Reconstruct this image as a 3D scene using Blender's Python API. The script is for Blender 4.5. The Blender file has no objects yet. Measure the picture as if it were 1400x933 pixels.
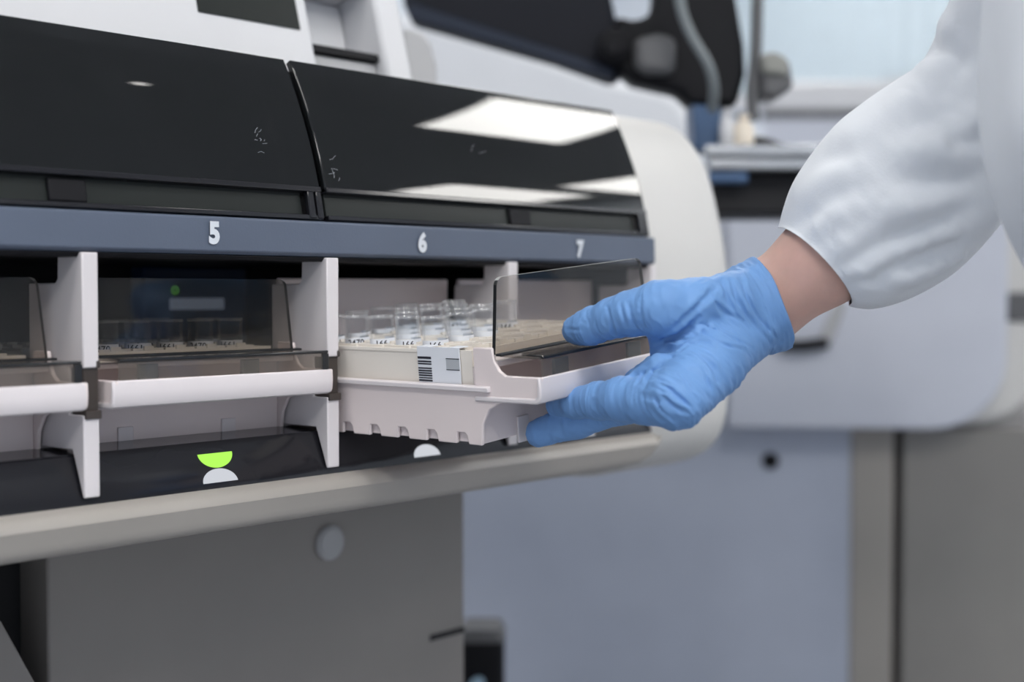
import bpy, bmesh, math, random
import numpy as np
from mathutils import Vector, Matrix
random.seed(4); rng = np.random.RandomState(4)
SC = bpy.context.scene
COL = SC.collection

# ------------------------------------------------------------------ camera (fixed first: distances below are metres from it)
F = 1944.0
YAW = math.atan2(1690, 1944); PITCH = math.radians(-2.05); CAMZ = 1.15
_c, _s = math.cos(YAW), math.sin(YAW)
RIGHT = np.array([_s, -_c, 0.0])
FWD = np.array([_c*math.cos(PITCH), _s*math.cos(PITCH), math.sin(PITCH)])
UP = np.cross(RIGHT, FWD)
EYE = np.array([0, 0, CAMZ])
def at(px, py, t):                     # a point t metres ahead of the camera, seen at that pixel of the 1400x933 frame
    return EYE + (FWD + RIGHT*(px-700)/F + UP*(466.5-py)/F)*t
def atp(px, py, axis, val):            # the point seen at that pixel on the plane axis = val
    d = FWD + RIGHT*(px-700)/F + UP*(466.5-py)/F
    return EYE + d*((val-EYE[axis])/d[axis])

cd = bpy.data.cameras.new('camera'); cam = bpy.data.objects.new('camera', cd); COL.objects.link(cam)
cd.sensor_width = 36; cd.lens = F*36/1400; cd.clip_start = 0.02
M = Matrix(((RIGHT[0], UP[0], -FWD[0], 0), (RIGHT[1], UP[1], -FWD[1], 0), (RIGHT[2], UP[2], -FWD[2], CAMZ), (0, 0, 0, 1)))
cam.matrix_world = M
cd.dof.use_dof = True; cd.dof.focus_distance = 0.738; cd.dof.aperture_fstop = 4.6
SC.camera = cam

# ------------------------------------------------------------------ materials
def nodes(name):
    m = bpy.data.materials.new(name); m.use_nodes = True
    nt = m.node_tree; nt.nodes.clear()
    out = nt.nodes.new('ShaderNodeOutputMaterial')
    return m, nt, out
def L(nt, a, b): nt.links.new(a, b)
def noise_tex(nt, scale, detail=4, stretch=None):
    tc = nt.nodes.new('ShaderNodeTexCoord'); n = nt.nodes.new('ShaderNodeTexNoise')
    n.inputs['Scale'].default_value = scale; n.inputs['Detail'].default_value = detail
    if stretch:
        mp = nt.nodes.new('ShaderNodeMapping'); mp.inputs['Scale'].default_value = stretch
        L(nt, tc.outputs['Object'], mp.inputs['Vector']); L(nt, mp.outputs['Vector'], n.inputs['Vector'])
    else: L(nt, tc.outputs['Object'], n.inputs['Vector'])
    return n
def plastic(name, col, rough=.4, var=.04, bump=.0, bscale=400, spec=.4, metal=0, sss=0, coat=0, vscale=14):
    m, nt, out = nodes(name)
    b = nt.nodes.new('ShaderNodeBsdfPrincipled'); L(nt, b.outputs[0], out.inputs[0])
    b.inputs['Roughness'].default_value = rough; b.inputs['Metallic'].default_value = metal
    b.inputs['Specular IOR Level'].default_value = spec; b.inputs['Coat Weight'].default_value = coat
    n = noise_tex(nt, vscale); r = nt.nodes.new('ShaderNodeValToRGB')
    r.color_ramp.elements[0].position = .3; r.color_ramp.elements[1].position = .7
    r.color_ramp.elements[0].color = (*[c*(1-var) for c in col], 1); r.color_ramp.elements[1].color = (*[min(1, c*(1+var)) for c in col], 1)
    L(nt, n.outputs['Fac'], r.inputs[0]); L(nt, r.outputs[0], b.inputs['Base Color'])
    if sss:
        b.inputs['Subsurface Weight'].default_value = sss; b.inputs['Subsurface Radius'].default_value = (.01, .006, .004); b.inputs['Subsurface Scale'].default_value = .4
    if bump:
        n2 = noise_tex(nt, bscale); bp = nt.nodes.new('ShaderNodeBump'); bp.inputs['Strength'].default_value = bump; bp.inputs['Distance'].default_value = .0004
        L(nt, n2.outputs['Fac'], bp.inputs['Height']); L(nt, bp.outputs[0], b.inputs['Normal'])
    return m
def clear(name, tint, ior=1.5, rough=.02, diff=0.0, diffcol=(.02,.02,.02)):
    m, nt, out = nodes(name)
    tr = nt.nodes.new('ShaderNodeBsdfTransparent'); tr.inputs[0].default_value = (*tint, 1)
    gl = nt.nodes.new('ShaderNodeBsdfGlossy'); gl.inputs['Roughness'].default_value = rough
    lw = nt.nodes.new('ShaderNodeLayerWeight'); lw.inputs['Blend'].default_value = .5
    pw = nt.nodes.new('ShaderNodeMath'); pw.operation = 'POWER'; pw.inputs[1].default_value = 5; L(nt, lw.outputs['Facing'], pw.inputs[0])
    f0 = ((ior-1)/(ior+1))**2; fr = nt.nodes.new('ShaderNodeMath'); fr.operation = 'MULTIPLY_ADD'; fr.inputs[1].default_value = 1-f0; fr.inputs[2].default_value = f0; L(nt, pw.outputs[0], fr.inputs[0])
    base = tr
    if diff:
        df = nt.nodes.new('ShaderNodeBsdfDiffuse'); n = noise_tex(nt, 35, 6); r = nt.nodes.new('ShaderNodeValToRGB')
        r.color_ramp.elements[0].color = (*[c*.7 for c in diffcol], 1); r.color_ramp.elements[1].color = (*[c*1.3 for c in diffcol], 1)
        L(nt, n.outputs['Fac'], r.inputs[0]); L(nt, r.outputs[0], df.inputs[0])
        mx = nt.nodes.new('ShaderNodeMixShader'); mx.inputs[0].default_value = diff
        L(nt, tr.outputs[0], mx.inputs[1]); L(nt, df.outputs[0], mx.inputs[2]); base = mx
    mix = nt.nodes.new('ShaderNodeMixShader')
    L(nt, fr.outputs[0], mix.inputs[0]); L(nt, base.outputs[0], mix.inputs[1]); L(nt, gl.outputs[0], mix.inputs[2]); L(nt, mix.outputs[0], out.inputs[0])
    return m
def glow(name, col, s):
    m, nt, out = nodes(name)
    e = nt.nodes.new('ShaderNodeEmission'); e.inputs[0].default_value = (*col, 1); e.inputs[1].default_value = s; L(nt, e.outputs[0], out.inputs[0])
    return m
def fabric(name, col, tint):
    m, nt, out = nodes(name)
    d = nt.nodes.new('ShaderNodeBsdfDiffuse'); t = nt.nodes.new('ShaderNodeBsdfTranslucent'); mx = nt.nodes.new('ShaderNodeMixShader'); mx.inputs[0].default_value = .16
    n = noise_tex(nt, 30, 5); r = nt.nodes.new('ShaderNodeValToRGB')
    r.color_ramp.elements[0].color = (*[c*.96 for c in col], 1); r.color_ramp.elements[1].color = (*[min(1, c*1.03) for c in col], 1)
    L(nt, n.outputs['Fac'], r.inputs[0]); L(nt, r.outputs[0], d.inputs[0]); t.inputs[0].default_value = (*tint, 1)
    v = nt.nodes.new('ShaderNodeTexVoronoi'); v.inputs['Scale'].default_value = 900
    tc = nt.nodes.new('ShaderNodeTexCoord'); L(nt, tc.outputs['Object'], v.inputs['Vector'])
    bp = nt.nodes.new('ShaderNodeBump'); bp.inputs['Strength'].default_value = .25; bp.inputs['Distance'].default_value = .0003
    L(nt, v.outputs['Distance'], bp.inputs['Height']); L(nt, bp.outputs[0], d.inputs['Normal'])
    L(nt, d.outputs[0], mx.inputs[1]); L(nt, t.outputs[0], mx.inputs[2]); L(nt, mx.outputs[0], out.inputs[0])
    return m
MT = dict(
    pink=plastic('tray_plastic', (.72,.635,.63), .42, .03, .05),
    lip=plastic('lip_plastic', (.67,.625,.64), .35, .02),
    div=plastic('divider_plastic', (.64,.605,.62), .45, .02, .05),
    cream=plastic('rack_plastic', (.76,.71,.65), .5, .03, .05),
    white=plastic('white_enamel', (.60,.60,.62), .4, .02), white2=plastic('white_housing', (.74,.75,.78), .4, .02),
    shell=plastic('end_shell_plastic', (.56,.55,.535), .45, .02),
    rail=plastic('rail_plastic', (.32,.298,.275), .4, .03),
    band=plastic('slate_band', (.085,.105,.15), .45, .05, .2, 900),
    black=plastic('black_plastic', (.008,.008,.010), .55, .1, spec=.15),
    gloss=plastic('black_gloss', (.012,.012,.015), .12, .1),
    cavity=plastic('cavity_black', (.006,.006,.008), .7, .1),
    brown=plastic('brown_clip', (.05,.04,.035), .4, .1),
    panel=plastic('cabinet_paint', (.225,.208,.196), .5, .03, .1, 700),
    grey=plastic('grey_plastic', (.36,.36,.37), .45, .03),
    dgrey=plastic('dark_grey_plastic', (.10,.10,.105), .45, .08),
    screen=plastic('screen_glass', (.022,.025,.024), .3, .05, spec=.12),
    number=plastic('number_print', (.62,.65,.70), .5, .01),
    ink=plastic('ink', (.02,.02,.03), .6, .05),
    paper=plastic('label_paper', (.72,.74,.79), .55, .01),
    greyprint=plastic('grey_print', (.42,.44,.47), .6, .01),
    green=glow('green_lamp', (.46,1.0,.12), .75),
    whitelamp=glow('white_lamp', (.85,.88,.95), .52),
    cover=clear('smoked_cover', (.10,.105,.11), 1.5, .025, .30, (.026,.029,.032)),
    smoke=clear('smoked_window', (.82,.80,.775), 1.45, .03, .03, (.2,.2,.2)),
    smoked=clear('smoked_trim', (.80,.77,.74), 1.5, .06, .16, (.26,.24,.22)),
    edge=plastic('window_edge', (.015,.016,.018), .2, .1),  # near-black; on the pane's left edge it paints internal reflection
    glass=clear('tube_glass', (.96,.965,.97), 1.5, .03),
    glove=plastic('nitrile', (.15,.30,.58), .58, .05, .12, 500, spec=.25, sss=.03, vscale=60),
    skin=plastic('skin', (.66,.41,.34), .5, .10, .25, 350, sss=.25, vscale=45),
    coat=fabric('coat_fabric', (.88,.90,.935), (.74,.77,.80)),
    end2=plastic('end_panel_lavender', (.52,.54,.61), .5, .02),
    side2=plastic('side_panel_blue', (.37,.40,.48), .5, .03),
    post2=plastic('cabinet_post', (.29,.27,.25), .5, .03),
    front2=plastic('cabinet_front', (.205,.195,.185), .5, .03),
    blue=plastic('blue_column', (.06,.11,.21), .4, .08),
    steel=plastic('brushed_steel', (.55,.57,.60), .25, .05, metal=.7),
    cable=plastic('grey_cable', (.16,.18,.19), .45, .05),
    bottle=plastic('cream_bottle', (.72,.64,.54), .4, .03),
    wall=plastic('wall_paint', (.66,.70,.76), .7, .02),
    blind=plastic('blind_cloth', (.50,.58,.64), .7, .03),
    floor=plastic('vinyl_floor', (.30,.31,.33), .5, .06, vscale=3),
    ceil=plastic('ceiling_tile', (.60,.60,.60), .8, .03),
    lamp=glow('lamp_panel', (1,.985,.95), 15.5),
)

def tube_glass(name, base, edge, pw_):
    m, nt, out = nodes(name)
    tr = nt.nodes.new('ShaderNodeBsdfTransparent'); tr.inputs[0].default_value = (.975,.98,.985,1)
    gl = nt.nodes.new('ShaderNodeBsdfGlossy'); gl.inputs['Roughness'].default_value = .08
    df = nt.nodes.new('ShaderNodeBsdfDiffuse'); n = noise_tex(nt, 60); r = nt.nodes.new('ShaderNodeValToRGB'); r.color_ramp.elements[0].color = (.72,.73,.75,1); r.color_ramp.elements[1].color = (.82,.83,.85,1)  # white diffuse painted on for bright surroundings refracted at the glass edges
    L(nt, n.outputs['Fac'], r.inputs[0]); L(nt, r.outputs[0], df.inputs[0])
    lw = nt.nodes.new('ShaderNodeLayerWeight'); lw.inputs['Blend'].default_value = .5
    pw = nt.nodes.new('ShaderNodeMath'); pw.operation = 'POWER'; pw.inputs[1].default_value = pw_; L(nt, lw.outputs['Facing'], pw.inputs[0])
    ma = nt.nodes.new('ShaderNodeMath'); ma.operation = 'MULTIPLY_ADD'; ma.inputs[1].default_value = edge; ma.inputs[2].default_value = base; L(nt, pw.outputs[0], ma.inputs[0])
    m1 = nt.nodes.new('ShaderNodeMixShader'); m1.inputs[0].default_value = .45; L(nt, gl.outputs[0], m1.inputs[1]); L(nt, df.outputs[0], m1.inputs[2])
    m2 = nt.nodes.new('ShaderNodeMixShader'); L(nt, ma.outputs[0], m2.inputs[0]); L(nt, tr.outputs[0], m2.inputs[1]); L(nt, m1.outputs[0], m2.inputs[2]); L(nt, m2.outputs[0], out.inputs[0])
    return m
MT['glass'] = tube_glass('tube_glass', .010, .55, 3.4); MT['glassrim'] = tube_glass('tube_rim', .13, .6, 2.2)
MT['edgelight'] = plastic('window_edge_lit', (.42,.42,.41), .25, .05); MT['edgemid'] = plastic('window_edge_dim', (.10,.10,.10), .25, .05)  # pane edge tones painted in: lit top, dimmer right side

# ------------------------------------------------------------------ builders
def link(name, me, parent=None, kind=None):
    o = bpy.data.objects.new(name, me); COL.objects.link(o)
    if parent is not None:
        o.parent = parent
        if parent.get('world') == 1: o.matrix_parent_inverse = Matrix.Translation(-parent.location)
        elif parent.type == 'MESH' and parent.parent is not None and parent.get('wl') == 1: pass
    if kind: o['kind'] = kind
    return o
class B:
    def __init__(s): s.v = []; s.f = []; s.mi = []
    def add(s, vs, fs, mi=0):
        n = len(s.v); s.v += [tuple(float(c) for c in v) for v in vs]; s.f += [tuple(i+n for i in f) for f in fs]; s.mi += [mi]*len(fs); return s
    def box(s, a, b, mi=0):
        x0,y0,z0 = a; x1,y1,z1 = b
        vs = [(x0,y0,z0),(x1,y0,z0),(x1,y1,z0),(x0,y1,z0),(x0,y0,z1),(x1,y0,z1),(x1,y1,z1),(x0,y1,z1)]
        return s.add(vs, [(3,2,1,0),(4,5,6,7),(0,1,5,4),(1,2,6,5),(2,3,7,6),(3,0,4,7)], mi)
    def hexa(s, lo, hi, mi=0):          # two quads of points, joined
        return s.add(list(lo)+list(hi), [(3,2,1,0),(4,5,6,7),(0,1,5,4),(1,2,6,5),(2,3,7,6),(3,0,4,7)], mi)
    def prism(s, poly, x0, x1, ax=0, mi=0, inset=None):    # polygon in the two other axes swept along axis ax
        n = len(poly)
        def mk(p, x): q = list(p); q.insert(ax, x); return q
        vs = [mk(p, x0) for p in poly]+[mk(p, x1) for p in poly]
        fs = [tuple(range(n))[::-1], tuple(range(n, 2*n))]+[(i, (i+1)%n, (i+1)%n+n, i+n) for i in range(n)]
        return s.add(vs, fs, mi)
    def loft(s, rings, cap=True, mi=0, closed=True):
        n = len(rings[0]); vs = [p for r in rings for p in r]; fs = []
        for k in range(len(rings)-1):
            for i in range(n if closed else n-1):
                j = (i+1) % n; fs.append((k*n+i, k*n+j, (k+1)*n+j, (k+1)*n+i))
        if cap: fs.append(tuple(range(n))[::-1]); fs.append(tuple(range((len(rings)-1)*n, len(rings)*n)))
        return s.add(vs, fs, mi)
    def tube(s, pts, r, n=12, mi=0):
        pts = [Vector(p) for p in pts]; rs = r if isinstance(r, (list, tuple)) else [r]*len(pts); rings = []
        ref = None
        for i, p in enumerate(pts):
            d = (pts[min(i+1, len(pts)-1)]-pts[max(i-1, 0)]).normalized()
            if ref is None: ref = d.orthogonal().normalized()
            u = (ref-d*ref.dot(d)).normalized(); ref = u; w = d.cross(u)
            rings.append([p+u*rs[i]*math.cos(2*math.pi*k/n)+w*rs[i]*math.sin(2*math.pi*k/n) for k in range(n)])
        return s.loft(rings, mi=mi)
    def disc(s, c, nrm, r, h, n=32, mi=0, ry=None, a0=0, a1=2*math.pi, u=None):
        c = Vector(c); nrm = Vector(nrm).normalized(); u = Vector(u).normalized() if u is not None else nrm.orthogonal().normalized(); w = nrm.cross(u); ry = ry or r
        ks = n if abs(a1-a0-2*math.pi) < 1e-6 else n+1
        ring = [c+u*r*math.cos(a0+(a1-a0)*k/n)+w*ry*math.sin(a0+(a1-a0)*k/n) for k in range(ks)]
        return s.loft([ring, [p+nrm*h for p in ring]], mi=mi)
    def build(s, name, mats, parent=None, bevel=0, seg=2, ang=35, kind=None, smooth=True, local=None):
        me = bpy.data.meshes.new(name); me.from_pydata(s.v, [], s.f); me.update()
        for m in (mats if isinstance(mats, (list, tuple)) else [mats]): me.materials.append(m if not isinstance(m, str) else MT[m])
        me.polygons.foreach_set('material_index', s.mi)
        bm = bmesh.new(); bm.from_mesh(me); bmesh.ops.recalc_face_normals(bm, faces=bm.faces); bm.to_mesh(me); bm.free()
        if smooth:
            me.polygons.foreach_set('use_smooth', [True]*len(me.polygons)); me.set_sharp_from_angle(angle=math.radians(ang))
        o = link(name, me, parent, kind)
        if bevel:
            b = o.modifiers.new('bevel', 'BEVEL'); b.width = bevel; b.segments = seg; b.limit_method = 'ANGLE'; b.angle_limit = math.radians(40); b.harden_normals = False
        return o
def thing(name, label, cat, loc=(0,0,0), rot=(0,0,0), group=None, world=False):
    o = bpy.data.objects.new(name, None); COL.objects.link(o); o.location = loc; o.rotation_euler = rot; o.empty_display_size = .02
    o['label'] = label; o['category'] = cat
    if group: o['group'] = group
    if world: o['world'] = 1            # children of such a thing carry place coordinates
    return o
def tag(o, label, cat, group=None):
    o['label'] = label; o['category'] = cat
    if group: o['group'] = group
    return o
def sub(parent_mesh, o):                # hang a sub-part under a part, keeping its place
    o.parent = parent_mesh; o.matrix_parent_inverse = Matrix.Identity(4); return o
def curve_pts(keys, n=8):               # Catmull-Rom through 2-D/3-D keys
    K = [np.array(k, float) for k in keys]; K = [2*K[0]-K[1]]+K+[2*K[-1]-K[-2]]; out = []
    for i in range(1, len(K)-2):
        for j in range(n):
            t = j/n; a, b, c, d = K[i-1], K[i], K[i+1], K[i+2]
            out.append(.5*((2*b)+(-a+c)*t+(2*a-5*b+4*c-d)*t*t+(-a+3*b-3*c+d)*t**3))
    out.append(K[-2]); return out
_txt = {}
def text_mesh(s, size, bold=.0, depth=.0002):
    key = (s, size, bold)
    if key in _txt: return _txt[key]
    cu = bpy.data.curves.new('t', 'FONT'); cu.body = s; cu.size = size; cu.offset = bold; cu.align_x = 'CENTER'; cu.align_y = 'CENTER'; cu.resolution_u = 4
    o = bpy.data.objects.new('t', cu); COL.objects.link(o)
    dg = bpy.context.evaluated_depsgraph_get(); dg.update()
    me = bpy.data.meshes.new_from_object(o.evaluated_get(dg)); bpy.data.objects.remove(o); bpy.data.curves.remove(cu)
    vs = [tuple(v.co) for v in me.vertices]; fs = [tuple(p.vertices) for p in me.polygons]; bpy.data.meshes.remove(me)
    _txt[key] = (vs, fs); return vs, fs

# ------------------------------------------------------------------ signed-distance bodies -> one continuous surface
TAB = rng.rand(32, 32, 32).astype(np.float32)
def vnoise(q):
    i = np.floor(q).astype(np.int64); f = (q-i).astype(np.float32); f = f*f*(3-2*f); i &= 31; j = (i+1) & 31
    x0, y0, z0 = i[:, 0], i[:, 1], i[:, 2]; x1, y1, z1 = j[:, 0], j[:, 1], j[:, 2]; fx, fy, fz = f[:, 0], f[:, 1], f[:, 2]
    a = TAB[x0,y0,z0]*(1-fx)+TAB[x1,y0,z0]*fx; b = TAB[x0,y1,z0]*(1-fx)+TAB[x1,y1,z0]*fx
    c = TAB[x0,y0,z1]*(1-fx)+TAB[x1,y0,z1]*fx; d = TAB[x0,y1,z1]*(1-fx)+TAB[x1,y1,z1]*fx
    return (a*(1-fy)+b*fy)*(1-fz)+(c*(1-fy)+d*fy)*fz
def cone(p, a, b, ra, rb):
    ba = b-a; h = np.clip(((p-a)@ba)/(ba@ba), 0, 1)
    return np.sqrt((((p-a)-h[:, None]*ba)**2).sum(1))-(ra+(rb-ra)*h)
def smin(a, b, k):
    h = np.clip(.5+.5*(b-a)/k, 0, 1); return b+(a-b)*h-k*h*(1-h)
def polygonize(fn, lo, hi, h, blk=8):
    lo = np.array(lo, float); n = np.ceil((np.array(hi)-lo)/(h*blk)).astype(int); N = n*blk
    g = np.stack(np.meshgrid(*[np.arange(k) for k in n], indexing='ij'), -1).reshape(-1, 3)
    cd_ = fn(lo+(g+.5)*h*blk); keep = np.abs(cd_) < h*blk*.87+.004
    D = np.empty(N, np.float32)
    D.reshape(n[0], blk, n[1], blk, n[2], blk)[...] = cd_.reshape(n[0], 1, n[1], 1, n[2], 1)
    loc = np.stack(np.meshgrid(*[np.arange(blk)]*3, indexing='ij'), -1).reshape(-1, 3)
    kb = g[keep]
    for s in range(0, len(kb), 400):
        q = kb[s:s+400]; idx = (q[:, None, :]*blk+loc[None]).reshape(-1, 3)
        D[idx[:, 0], idx[:, 1], idx[:, 2]] = fn(lo+idx*h)
    S_ = D < 0
    cs = [(a, b, c) for a in (0, 1) for b in (0, 1) for c in (0, 1)]
    sl = lambda A, o: A[o[0]:A.shape[0]-1+o[0], o[1]:A.shape[1]-1+o[1], o[2]:A.shape[2]-1+o[2]]
    cnt = sum(sl(S_, o).astype(np.int8) for o in cs); act = (cnt > 0) & (cnt < 8)
    ii = np.argwhere(act); vid = -np.ones(act.shape, np.int64); vid[act] = np.arange(len(ii))
    val = np.stack([D[ii[:, 0]+o[0], ii[:, 1]+o[1], ii[:, 2]+o[2]] for o in cs], 1)
    acc = np.zeros((len(ii), 3)); num = np.zeros(len(ii))
    for x in range(8):
        for y in range(x+1, 8):
            if sum(abs(cs[x][k]-cs[y][k]) for k in range(3)) != 1: continue
            va, vb = val[:, x], val[:, y]; m = (va < 0) != (vb < 0)
            t = np.where(m, va/np.where(m, va-vb, 1), 0)
            p = np.array(cs[x])+t[:, None]*(np.array(cs[y])-np.array(cs[x])); acc[m] += p[m]; num[m] += 1
    V = lo+(ii+acc/num[:, None])*h
    quads = []
    for ax in range(3):
        u, w = [(1, 2), (2, 0), (0, 1)][ax]
        A = np.take(S_, range(S_.shape[ax]-1), ax); Bq = np.take(S_, range(1, S_.shape[ax]), ax)
        e = np.argwhere(A != Bq); e = e[(e[:, u] > 0) & (e[:, w] > 0) & (e[:, u] < S_.shape[u]-1) & (e[:, w] < S_.shape[w]-1)]
        def cell(du, dw): c = e.copy(); c[:, u] -= du; c[:, w] -= dw; return vid[c[:, 0], c[:, 1], c[:, 2]]
        q = np.stack([cell(1, 1), cell(0, 1), cell(0, 0), cell(1, 0)], 1)
        fl = ~S_[e[:, 0], e[:, 1], e[:, 2]]; q[fl] = q[fl][:, ::-1]; quads.append(q)
    Q = np.concatenate(quads); Q = Q[(Q >= 0).all(1)]
    return V, Q
def sdf_object(name, fn, lo, hi, h, mat, parent=None, smooth_it=0):
    V, Q = polygonize(fn, lo, hi, h)
    me = bpy.data.meshes.new(name); me.from_pydata(V.tolist(), [], Q.tolist()); me.update(); me.materials.append(MT[mat])
    me.polygons.foreach_set('use_smooth', [True]*len(me.polygons))
    o = link(name, me, parent)
    if smooth_it:
        s = o.modifiers.new('smooth', 'SMOOTH'); s.factor = .5; s.iterations = smooth_it
    return o

# ------------------------------------------------------------------ the setting
CEIL = 3.1
def struct(name, b, mat, **k): return b.build(name, mat, kind='structure', **k)
struct('floor', B().box((-2.5,-3.5,-.05),(5.2,4.2,0)), 'floor')
struct('ceiling', B().box((-2.5,-3.5,CEIL),(5.2,4.2,CEIL+.05)), 'ceil')
struct('wall_back', B().box((-2.5,4.0,0),(5.2,4.1,CEIL)), 'wall')
struct('wall_right', B().box((5.0,-3.5,0),(5.1,4.0,CEIL)), 'wall')
w1 = B(); WY0, WY1, WZ0, WZ1 = 1.7, 3.35, 1.93, 2.95
for a, b_ in (((4.95,WY0-.05,WZ0-.05),(5.0,WY1+.05,WZ0)), ((4.95,WY0-.05,WZ1),(5.0,WY1+.05,WZ1+.05)), ((4.95,WY0-.05,WZ0),(5.0,WY0,WZ1)), ((4.95,WY1,WZ0),(5.0,WY1+.05,WZ1))): w1.box(a, b_)
struct('window_1', w1, 'white', bevel=.004)
bl = B(); k = 0
yy = WY0+.005
while yy < WY1-.09:
    bl.hexa([(4.965,yy,WZ0+.01),(4.972,yy+.088,WZ0+.01),(4.974,yy+.088,WZ0+.01),(4.967,yy,WZ0+.01)], [(4.965,yy,WZ1-.01),(4.972,yy+.088,WZ1-.01),(4.974,yy+.088,WZ1-.01),(4.967,yy,WZ1-.01)]); yy += .085
tag(bl.build('vertical_blind', 'blind'), 'pale blue vertical slat blind closed over the far window', 'blind')

# ceiling lights
def ceiling_light(x, y, sx, sy, label, round_=False):
    t = thing('ceiling_light' if not round_ else 'downlight', label, 'ceiling light', (x, y, CEIL))
    if round_:
        B().disc((0,0,0), (0,0,-1), sx, .012).build('trim_ring', 'white', t); B().disc((0,0,-.0125), (0,0,-1), sx*.75, .002).build('diffuser', 'lamp', t)
    else:
        f = B(); w = .02
        f.box((-sx/2-w,-sy/2-w,-.015),(sx/2+w,-sy/2,0)); f.box((-sx/2-w,sy/2,-.015),(sx/2+w,sy/2+w,0)); f.box((-sx/2-w,-sy/2,-.015),(-sx/2,sy/2,0)); f.box((sx/2,-sy/2,-.015),(sx/2+w,sy/2,0))
        f.build('light_frame', 'white', t); B().box((-sx/2,-sy/2,-.008),(sx/2,sy/2,-.001)).build('diffuser', 'lamp', t)
LIGHTS = [(3.14,-.37,.62,.56,'square ceiling light panel mirrored in the upper part of the smoked hood'),
          (4.32,-2.15,.85,.55,'ceiling light panel mirrored low along the smoked hood above number 6'),
          (4.62,-1.42,.6,.5,'ceiling light panel mirrored low at the right end of the smoked hood'),
          (.15,-.75,.6,.6,'added ceiling fill panel above the camera, in front of the drawers'),  # this and the panels below are unseen, added to light the scene
          (-1.2,.1,.6,.6,'added ceiling fill panel above the left part of the instrument'),
          (.9,2.3,.6,.6,'added ceiling fill panel over the space behind the instrument'),
          (2.9,2.0,.6,.6,'added ceiling fill panel over the bench behind the instrument'),
          (.6,-2.3,.6,.6,'added ceiling fill panel far behind the camera'),
          (-1.4,-1.5,.6,.6,'added ceiling fill panel behind the camera towards the left end of the room'),
          (-.2,-1.7,.6,.6,'added ceiling fill panel behind the camera in the middle of the room'),
          (4.0,2.5,.6,.6,'added ceiling fill panel in front of the blue blind')]
for l in LIGHTS: ceiling_light(*l)
ceiling_light(1.88,-.54,.022,.022,'small round ceiling downlight mirrored in the left smoked hood', True)

# ------------------------------------------------------------------ the analyser
FY = .585                                     # front plane of the dividers
DX = [.2261, .3768, .5278, .6786, .8290]      # right faces of the dividers
X0 = -.05; XR = .829; XE = .94
AN = thing('laboratory_analyzer', 'large beige and black laboratory analyzer with numbered drawer bays and smoked hoods', 'laboratory analyzer', (.45,.9,0), world=True)
def hoodY(z): d = z-1.19; return .58986+.17076*d+2.1995*d*d
def hood_prof(z0, z1, off=0, n=14):
    out = []
    for i in range(n+1):
        z = z0+(z1-z0)*i/n; sl = .17076+2*2.1995*(z-1.19); ny, nz = -1/math.hypot(1, sl), sl/math.hypot(1, sl)
        out.append((hoodY(z)-ny*off, z-nz*off))
    return out
def hood(x0, x1, grip_x):
    o = hood_prof(1.204, 1.2797); i = hood_prof(1.204, 1.2797, .004)
    h = B().prism(o+i[::-1], x0, x1).build('hood_cover', 'cover', AN, bevel=.0007)
    # dark inner frame just behind the cover, seen through it
    i1 = hood_prof(1.204, 1.279, .010); i2 = hood_prof(1.204, 1.279, .014)
    for xa, xb in ((x0+.004, x0+.012), (x1-.012, x1-.004)): sub(h, B().prism(i1+i2[::-1], xa, xb).build('inner_frame', 'black', None))
    # lower lip: two dark ribs and the recessed strip with its grip
    lp = B(); o = hood_prof(1.2035, 1.2065, -.0012, 3); i = hood_prof(1.2035, 1.2065, .008, 3); lp.prism(o+i[::-1], x0, x1)
    o = hood_prof(1.1885, 1.1912, 0, 3); i = hood_prof(1.1885, 1.1912, .008, 3); lp.prism(o+i[::-1], x0, x1)
    lp.build('hood_lip', 'gloss', AN, bevel=.0005)
    o = hood_prof(1.1885, 1.206, .0035, 4); i = hood_prof(1.1885, 1.206, .007, 4)
    s = B().prism(o+i[::-1], x0+.001, x1-.012).build('hood_strip', 'screen', AN, bevel=.0004)
    o = hood_prof(1.1915, 1.2025, .0012, 3); i = hood_prof(1.1915, 1.2025, .0035, 3)
    B().prism(o+i[::-1], grip_x-.010, grip_x+.010).build('hood_grip', 'black', AN, bevel=.0008)
    o = hood_prof(1.189, 1.2055, -.0006, 3); i = hood_prof(1.189, 1.2055, .0034, 3)
    e = B()
    for xa, xb in ((x1-.010, x1-.0055), (x1-.004, x1-.0)): e.prism(o+i[::-1], xa, xb)
    e.build('hood_clip', 'gloss', AN, bevel=.0006)
hood(X0, .5215, .366); hood(.5255, .8265, .690)
# fine scratches on the hoods
for px, py, n, sc in ((357,185,9,9), (455,230,6,8), (650,205,2,4)):
    scb = B()
    for q in range(n):
        a = random.uniform(0, 6.28); cx, cy = px+random.gauss(0, sc*.5), py+random.gauss(0, sc); ln = random.uniform(2, 9)
        pts = []
        for s_ in (0, .5, 1):
            x, y = cx+math.cos(a)*ln*s_+random.gauss(0, .8), cy+math.sin(a)*ln*s_+random.gauss(0, .8)
            d = FWD+RIGHT*(x-700)/F+UP*(466.5-y)/F; lo_, hi_ = .5, 1.3
            for _ in range(40):
                m = (lo_+hi_)/2; p = EYE+d*m
                if p[1] < hoodY(p[2]): lo_ = m
                else: hi_ = m
            pts.append(EYE+d*(lo_-.0001))
        scb.tube(pts, .00009, 5)
    scb.build('scratch_mark', 'greyprint', AN)
B().prism([(.612,1.1875),(.618,1.230),(.640,1.2765),(.80,1.2765),(.80,1.1875)], X0, XR-.004).build('hood_interior', 'cavity', AN)
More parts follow.
